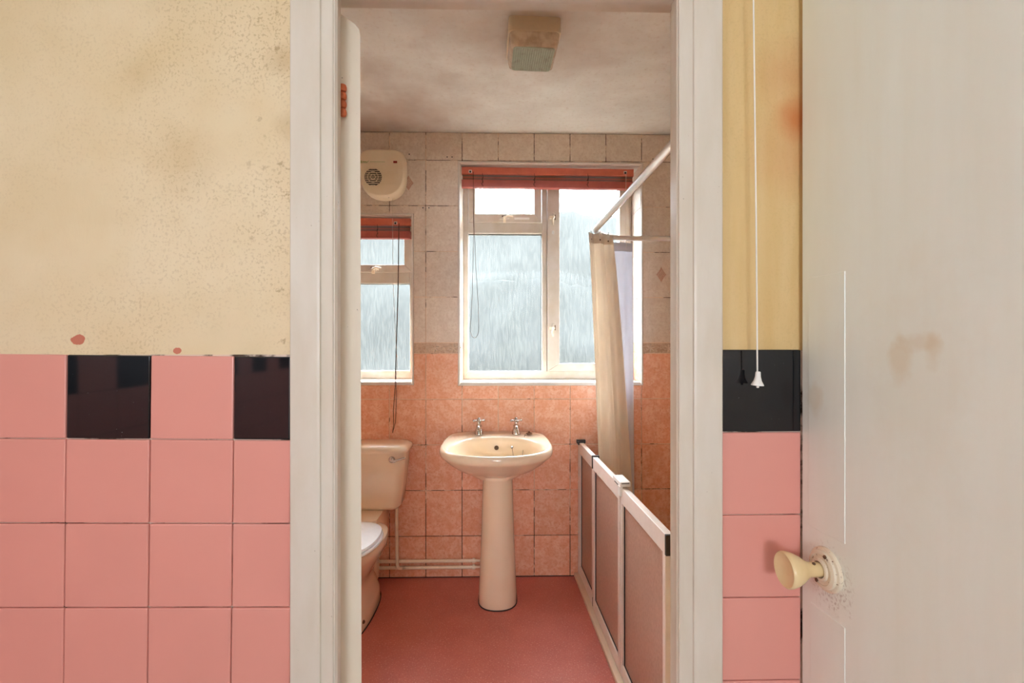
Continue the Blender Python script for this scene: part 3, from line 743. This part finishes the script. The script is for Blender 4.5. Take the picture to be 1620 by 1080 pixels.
# overflow, chain stay, chain and plug
MB().lathe([(.0115, -.002), (.0115, .003), (.0085, .0035), (.0078, .001), (.003, .0012), (.003, .003), (0, .003)], (BX-.001, 2.3635, .748), (0, -1, .45), 20).build('overflow', 'brownmetal', wbn, 40)
MB().lathe([(.0065, 0), (.0065, .003), (.0045, .0045), (.003, .003), (0, .003)], (BX+.079, 2.354, .752), (0, -1, .45), 16).build('chain_stay', 'chrome', wbn, 40)
ch = [(BX+.079, 2.350, .750), (BX+.083, 2.325, .728), (BX+.089, 2.28, .700), (BX+.105, 2.24, .684), (BX+.125, 2.27, .700), (BX+.136, 2.34, .742), (BX+.142, 2.376, .785), (BX+.148, 2.395, .8100), (BX+.162, 2.414, .816)]
MB().tube(ch, .0013, 6).build('plug_chain', 'brownmetal', wbn, True)
pg = MB().lathe([(.015, 0), (.0165, .004), (.0165, .007), (.006, .009), (.004, .013), (.0025, .017), (0, .018)], (BX+.172, 2.418, .8065), (0, 0, 1), 20).build('plug', 'brownmetal', wbn, 40)
# taps
for sx in (-.0995, .0995):
    tx, ty, tz = BX+sx+.004, 2.436, .8055; q = 1.04
    tp = MB().lathe([(.0225, 0), (.0225, .004), (.0210, .008), (.0180, .024), (.0150, .030), (.0145, .034), (.0150, .037), (.0150, .044), (.011, .049), (.0085, .053), (.0085, .066), (.006, .068)], (0, 0, 0), (0, 0, 1), 20).place(tx, ty, tz, q).build('tap', 'chrome', wbn, 35)
    MB().tube([(0, -.005, .041), (0, -.030, .045), (0, -.050, .044), (0, -.060, .040), (0, -.063, .034)], [.0115, .0110, .0100, .009, .0085], 12).place(tx, ty, tz, q).build('spout', 'chrome', tp, 50)
    hd = MB().lathe([(.009, .060), (.0115, .064), (.0115, .074), (.0075, .080), (.0055, .084), (0, .086)], (0, 0, 0), (0, 0, 1), 16)
    for k in range(4):
        a = PI/4*.35+k*PI/2; d = Vector((math.cos(a), math.sin(a), 0)); c0 = Vector((0, 0, .070))
        hd.tube([c0+d*.008, c0+d*.018, c0+d*.024, c0+d*.029, c0+d*.033], [.0038, .0035, .0058, .0062, .002], 8)
    hd.place(tx, ty, tz, q).build('cross_handle', 'chrome', tp, 50)

# ------------------------------------------------------------------ close-coupled toilet
TX = -.715
wc_ = thing('toilet', 'champagne close-coupled toilet with white seat beside the open door', 'toilet', (TX, 2.25, 0))
def rr(hw, y0, y1, z, rad, n=6):
    out = []; cx, cy, hy = TX, (y0+y1)/2, (y1-y0)/2; rad = min(rad, hw-.001, hy-.001)
    for sx, sy, a0 in ((1, 1, 0), (-1, 1, PI/2), (-1, -1, PI), (1, -1, 3*PI/2)):
        for k in range(n):
            a = a0+PI/2*k/(n-1); out.append((cx+sx*(hw-rad)+rad*math.cos(a), cy+sy*(hy-rad)+rad*math.sin(a), z))
    return out
MB().loft([rr(.150, 2.37, 2.50, .428, .03), rr(.172, 2.358, 2.508, .433, .035), rr(.186, 2.352, 2.512, .450, .04), rr(.198, 2.346, 2.513, .54, .04), rr(.210, 2.340, 2.514, .66, .04), rr(.216, 2.337, 2.514, .735, .04)]).build('cistern', 'ceramic', wc_, 50)
lid = MB().loft([rr(.214, 2.338, 2.512, .728, .04), rr(.226, 2.326, 2.515, .730, .045), rr(.230, 2.322, 2.516, .742, .045), rr(.226, 2.326, 2.515, .754, .045), rr(.205, 2.345, 2.505, .765, .04), rr(.17, 2.37, 2.49, .769, .03)]).build('cistern_lid', 'ceramic', wc_, 50)
fl = MB().lathe([(.0165, 0), (.0165, .004), (.013, .008), (.008, .010), (.007, .020), (0, .021)], (TX+.150, 2.339, .697), (0, -1, 0), 20)
fl.tube([(TX+.150, 2.322, .697), (TX+.165, 2.319, .693), (TX+.185, 2.317, .699), (TX+.214, 2.315, .708), (TX+.224, 2.315, .709)], [.007, .007, .0055, .006, .005], 10)
fl.build('flush_lever', 'chrome', wc_, 50)
def bowl(hw, y0, y1, z, n=48, wide=.42):
    """egg plan: pointed-round front, squarer rear"""
    r = []; yc = y0+(y1-y0)*(1-wide)
    for i in range(n):
        a = 2*PI*i/n; c, s = math.cos(a), math.sin(a)
        e = 2.1 if s < 0 else 2.9; q = (abs(c)**e+abs(s)**e)**(-1/e)
        r.append((TX+hw*q*c, yc+q*s*((yc-y0) if s < 0 else (y1-yc)), z))
    return r
MB().loft([bowl(.100, 1.90, 2.42, 0), bowl(.104, 1.895, 2.42, .006), bowl(.098, 1.915, 2.41, .06), bowl(.074, 1.96, 2.38, .13), bowl(.074, 1.96, 2.37, .18), bowl(.110, 1.92, 2.37, .24), bowl(.148, 1.87, 2.36, .31), bowl(.166, 1.835, 2.31, .352), bowl(.175, 1.825, 2.30, .378), bowl(.173, 1.827, 2.30, .398), bowl(.162, 1.84, 2.29, .402)]).build('pan', 'ceramic', wc_, 60)
MB().loft([bowl(.107, 1.892, 2.423, .0005), bowl(.107, 1.892, 2.423, .004)]).build('floor_seal', 'seal', wc_)
MB().loft([rr(.088, 2.22, 2.505, .20, .03), rr(.092, 2.20, 2.508, .30, .03), rr(.100, 2.19, 2.510, .40, .03), rr(.102, 2.215, 2.510, .429, .03)]).build('pan_shelf', 'ceramic', wc_, 50)
MB().loft([rr(.052, 2.32, 2.485, .04, .03), rr(.056, 2.30, 2.485, .16, .03), rr(.060, 2.28, 2.485, .22, .03)]).build('outlet', 'ceramic', wc_, 50)
st = MB().loft([bowl(.166, 1.832, 2.206, .4035, wide=.45), bowl(.172, 1.826, 2.210, .408, wide=.45), bowl(.170, 1.828, 2.209, .416, wide=.45), bowl(.162, 1.836, 2.203, .419, wide=.45)]).build('seat', 'seat', wc_, 50)
MB().loft([bowl(.160, 1.838, 2.202, .4205, wide=.45), bowl(.167, 1.831, 2.206, .424, wide=.45), bowl(.164, 1.834, 2.204, .433, wide=.45), bowl(.142, 1.86, 2.19, .4375, wide=.45), bowl(.06, 1.96, 2.12, .4395, wide=.45)]).build('lid', 'seat', wc_, 50)
for s in (-1, 1):
    MB().lathe([(.008, 0), (.008, .008), (.004, .012), (0, .012)], (TX+s*.085, 2.06, .038), (s, 0, .3), 12).build('floor_fixing', 'brownmetal', wc_, 40)

# ------------------------------------------------------------------ supply pipes along the wall
py = YB-.0145
up_ = thing('supply_pipe', 'upper cream painted water pipe low on the tiles, from toilet to basin', 'pipe', (-.4, py, .097))
MB().tube([(-.95, py, .0975), (-.145, py, .0975)], .0092, 12).build('run', 'pipe', up_, 50)
for p, zz in ((up_, .0975),):
    MB().lathe([(.0125, -.007), (.0145, -.006), (.0145, .006), (.0125, .007)], (-.158, py, zz), (1, 0, 0), 8).build('compression_nut', 'pipe', p)
MB().tube([(-.146, py, .0975), (-.06, py, .0975), (-.05, py-.005, .12)], .007, 12).build('tail', 'pipe', up_, 50)
lp_ = thing('supply_pipe', 'lower cream painted water pipe with riser up to the toilet cistern', 'pipe', (-.4, py, .06))
MB().tube([(-.95, py, .0625), (-.145, py, .0625)], .0092, 12).build('run', 'pipe', lp_, 50)
MB().lathe([(.0125, -.007), (.0145, -.006), (.0145, .006), (.0125, .007)], (-.158, py, .0625), (1, 0, 0), 8).build('compression_nut', 'pipe', lp_)
MB().tube([(-.146, py, .0625), (-.06, py, .0625), (-.05, py-.005, .10)], .007, 12).build('tail', 'pipe', lp_, 50)
rx = -.574
MB().tube([(rx, py-.0200, .429), (rx, py-.0200, .30), (rx+.002, py-.0200, .110), (rx+.004, py-.0195, .080), (rx+.012, py-.013, .066), (rx+.024, py-.005, .0625)], .0088, 12).build('riser', 'pipe', lp_, 50)
MB().lathe([(.0085, 0), (.0115, .002), (.0115, .018), (.0085, .020)], (rx, py-.0200, .408), (0, 0, 1), 8).build('tap_connector', 'pipe', lp_)
MB().lathe([(.0092, -.012), (.0092, .012)], (rx+.03, py, .0625), (1, 0, 0), 12).build('tee_joint', 'pipe', lp_, 50)

# ------------------------------------------------------------------ half-height shower screen
SA = Vector((.432, 2.512, 0)); SB = Vector((.482, 1.300, 0)); sd = (SB-SA).normalized(); sn = Vector((-sd.y, sd.x, 0))
if sn.x > 0: sn = -sn          # towards the room (left)
SL = (SB-SA).length
scr = thing('shower_screen', 'half-height folding shower screen with white frame and brown textured panels', 'shower screen', (SA+SB)/2)
def sbox(l0, l1, n0, n1, z0, z1):
    """box in screen coordinates: l along, n towards the room"""
    m = MB(); b = [SA+sd*l+sn*n for l in (l0, l1) for n in (n0, n1)]
    return [(p.x, p.y, z) for z in (z0, z1) for p in (b[0], b[1], b[3], b[2])]
def sadd(m, *a):
    v = sbox(*a); b = len(m.v); m.v += v
    m.f += [tuple(b+i for i in q) for q in ((0, 3, 2, 1), (4, 5, 6, 7), (0, 1, 5, 4), (1, 2, 6, 5), (2, 3, 7, 6), (3, 0, 4, 7))]; return m
def sb(name, mat, par, *bx, bevel=.0015):
    m = MB()
    for q in bx: sadd(m, *q)
    return m.build(name, mat, par, False, bevel, 2)
ZS = .745; Zb = .028
breaks = [(.022, .335), (.352, .775), (.785, SL)]
sb('wall_channel', 'white_alu', scr, (0, .022, -.014, .014, .023, ZS-.012))
sb('wall_cap', 'blackplastic', scr, (-.001, .03, -.018, .018, ZS-.012, ZS+.008), (.002, .022, -.024, .024, ZS-.004, ZS+.014))
for i, (l0, l1) in enumerate(breaks):
    zt = ZS+(0, .004, 0)[i]; off = (0, .004, .002)[i]
    hgt = .058
    sb('top_rail', 'white_alu', scr, (l0, l1, -.012+off, .012+off, zt-hgt, zt))
    sb('bottom_rail', 'white_alu', scr, (l0, l1, -.012+off, .012+off, Zb, Zb+.05))
    sb('stile', 'white_alu', scr, (l0, l0+.020, -.012+off, .012+off, Zb+.05, zt-hgt))
    sb('stile', 'white_alu', scr, (l1-.020, l1, -.012+off, .012+off, Zb+.05, zt-hgt))
    sb('panel', 'acrylic', scr, (l0+.018, l1-.018, -.002+off, .002+off, Zb+.046, zt-hgt+.004), bevel=0)
    e = .003
    sb('gasket', 'seal', scr, (l0+.020, l0+.020+e*1.6, .001+off, .005+off, Zb+.05, zt-hgt), (l0+.02, l1-.02, .001+off, .005+off, zt-hgt-e, zt-hgt), (l0+.02, l1-.02, .001+off, .005+off, Zb+.05, Zb+.05+e), bevel=0)
sb('end_cap', 'blackplastic', scr, (.336, .351, -.016, .018, ZS-.052, ZS+.010)); sb('end_cap', 'blackplastic', scr, (SL, SL+.010, -.013, .016, ZS-.058, ZS+.002)); sb('end_cap', 'blackplastic', scr, (.337, .351, -.014, .015, .034, .075))
lt = sb('latch', 'whiteplastic', scr, (.700, .800, -.020, .020, ZS+.005, ZS+.022), (.775, .803, .010, .022, ZS-.03, ZS+.006)); lt['label'] = 'white clip latch over the middle joint'
sb('latch_slot', 'blackplastic', lt, (.8025, .8038, -.014, .014, ZS+.017, ZS+.0195), bevel=0); sb('latch_slot', 'blackplastic', lt, (.725, .772, .0195, .0205, ZS+.004, ZS+.0075), bevel=0)
for zz in (.17, .53, .25): MB().lathe([(.004, 0), (.004, .003), (0, .003)], tuple(SA+sd*.012+sn*.014+Vector((0, 0, zz))), tuple(sn), 8).build('screw', 'whiteplastic', scr)
kb = MB(); v = [SA+sd*l+sn*n for l in (-.004, SL+.05) for n in (-.03, .036)]
kb.v = [(p.x, p.y, z) for z in (.0, .022) for p in (v[0], v[1], v[3], v[2])]; kb.f = [(0, 3, 2, 1), (4, 5, 6, 7), (0, 1, 5, 4), (1, 2, 6, 5), (2, 3, 7, 6), (3, 0, 4, 7)]
tag(kb.build('threshold_strip', 'kerb', None, False, .004, 2), 'cream threshold strip on the floor under the shower screen', 'threshold')
ty = thing('shower_tray', 'low white shower tray behind the brown-panelled screen', 'shower tray', (.85, 1.9, 0))
B('rim', 'tray', ty, (.53, XR-.004, YR+.02, YR+.08, 0, .05), (.53, XR-.004, YB-.06, YB-.002, 0, .05), (.53, .58, YR+.08, YB-.06, 0, .05), (XR-.06, XR-.004, YR+.08, YB-.06, 0, .05), bevel=.006)
B('base', 'tray', ty, (.575, XR-.055, YR+.075, YB-.055, 0, .018))
MB().lathe([(.045, 0), (.045, .003), (.03, .005), (0, .004)], (.87, 1.7, .018), (0, 0, 1), 24).build('waste', 'chrome', ty, 40)

# ------------------------------------------------------------------ shower rail and curtains
rl = thing('shower_rail', 'bent aluminium curtain rail crossing before the large window', 'curtain rail', (.47, 1.6, 1.858))
ZR = 1.858; R_ = .22
pts = [(.492, YR+.002, ZR), (.480, 1.4, ZR), (.465, 2.20, ZR)] + [(.684-R_*math.cos(a), 2.23+R_*math.sin(a), ZR) for a in [PI/2*k/10 for k in range(11)]] + [(XR-.002, 2.452, ZR)]
MB().tube(pts, .0140, 16).build('tube', 'alu', rl, 60)
for p, d in (((.492, YR+.001, ZR), (0, 1, 0)), ((XR-.001, 2.452, ZR), (-1, 0, 0))):
    MB().lathe([(.028, 0), (.028, .006), (.019, .012), (.019, .02)], p, d, 20).build('wall_flange', 'whiteplastic', rl, 40)
def drape(name, label, mat, A, Bp, A2, B2, zt, zb, nf, amp, ph, hem, nu=70, nv=36, sway=0):
    t = thing(name, label, 'curtain', ((A[0]+Bp[0])/2, (A[1]+Bp[1])/2, zb))
    def pt(u, v):
        bow = v**.8
        x = (A[0]+(Bp[0]-A[0])*u)*(1-bow)+(A2[0]+(B2[0]-A2[0])*u)*bow; y = (A[1]+(Bp[1]-A[1])*u)*(1-bow)+(A2[1]+(B2[1]-A2[1])*u)*bow
        dx, dy = Bp[0]-A[0], Bp[1]-A[1]; L = math.hypot(dx, dy); nx, ny = dy/L, -dx/L
        w = math.sin(2*PI*(nf*u+ph)+.7*math.sin(2*v+u*3))+.35*math.sin(2*PI*nf*2.3*u+1+v)
        f = amp*(.55+.75*v)*w
        return (x+nx*f+dx/L*f*.15, y+ny*f, zt+(zb-zt)*v-.004*math.sin(u*9)*v)
    vs = [pt(i/(nu-1), j/(nv-1)) for j in range(nv) for i in range(nu)]
    k = max(1, int(nv*hem)); 
    def sub(j0, j1, nm, off, par):
        m = MB(); m.v = [(x, y-off, z) for x, y, z in vs[j0*nu:(j1+1)*nu]]
        m.f = [(a*nu+b, a*nu+b+1, (a+1)*nu+b+1, (a+1)*nu+b) for a in range(j1-j0) for b in range(nu-1)]
        o = m.build(nm, mat, par, True)
        sm = o.modifiers.new('thickness', 'SOLIDIFY'); sm.thickness = .0014
        return o
    c = sub(0, nv-1, 'cloth', 0, t); sub(0, 1, 'top_hem', .0015, t)
    return t, pt
c1, p1 = drape('shower_curtain', 'cream fabric shower curtain gathered at the rail corner', 'curtain', (.424, 2.262), (.553, 2.318), (.475, 2.245), (.678, 2.345), 1.8425, .13, 2.2, .016, .1, .05)
for u in (.12, .45, .85):
    x, y, z = p1(u, .012)
    # nearest point of the rail
    near = min((Vector(p) for p in pts), key=lambda q: (q-Vector((x, y, ZR))).length)
    MB().tube([(x+.0045*math.cos(a), y-.004, z+.020*math.sin(a)+.012) for a in [2*PI*k/14 for k in range(15)]], .0016, 6).build('curtain_hook', 'whiteplastic', c1, True)
    MB().lathe([(.0045, 0), (.0045, .002), (.0025, .003), (0, .002)], (x, y-.002, z-.012), (0, -1, 0), 12).build('eyelet', 'brownmetal', c1, 40)
c2, p2 = drape('shower_curtain', 'white translucent liner hanging behind the cream shower curtain', 'liner', (.520, 2.425), (.705, 2.455), (.52, 2.40), (.705, 2.43), 1.832, .20, 1.3, .010, .3, .05)
for u in (.30, .77):
    x, y, z = p2(u, .012)
    MB().tube([(x+.005*math.cos(a), y-.002, z+.021*math.sin(a)+.014) for a in [2*PI*k/14 for k in range(15)]], .0016, 6).build('curtain_hook', 'whiteplastic', c2, True)

# ------------------------------------------------------------------ pull-cord switch in the near room
pcx, pcy = .456, .812
ps = thing('pull_cord', 'white light-pull cord with bell toggle hanging before the black tile', 'pull cord', (pcx, pcy, 1.22))
MB().lathe([(.035, 0), (.035, .02), (.028, .032), (.006, .034)], (pcx-.006, pcy, CZ), (0, 0, -1), 24).build('ceiling_switch', 'whiteplastic', ps, 40)
MB().tube([(pcx-.006, pcy, CZ-.03), (pcx-.003, pcy, 1.9), (pcx+.002, pcy, 1.5), (pcx+.004, pcy, 1.243)], .0014, 8).build('cord', 'cord_white', ps, True)
MB().lathe([(.0028, .0255), (.0042, .0245), (.0048, .016), (.0066, .009), (.0092, .004), (.0108, .001), (.0105, 0), (.008, .001), (.002, .004)], (pcx+.004, pcy, 1.2205), (.06, 0, 1), 24).build('toggle', 'whiteplastic', ps, 50)
MB().lathe([(.0022, -.003), (.0028, 0), (.002, .004)], (pcx+.0045, pcy, 1.2195), (0, 0, 1), 10).build('knot', 'cord_white', ps, True)
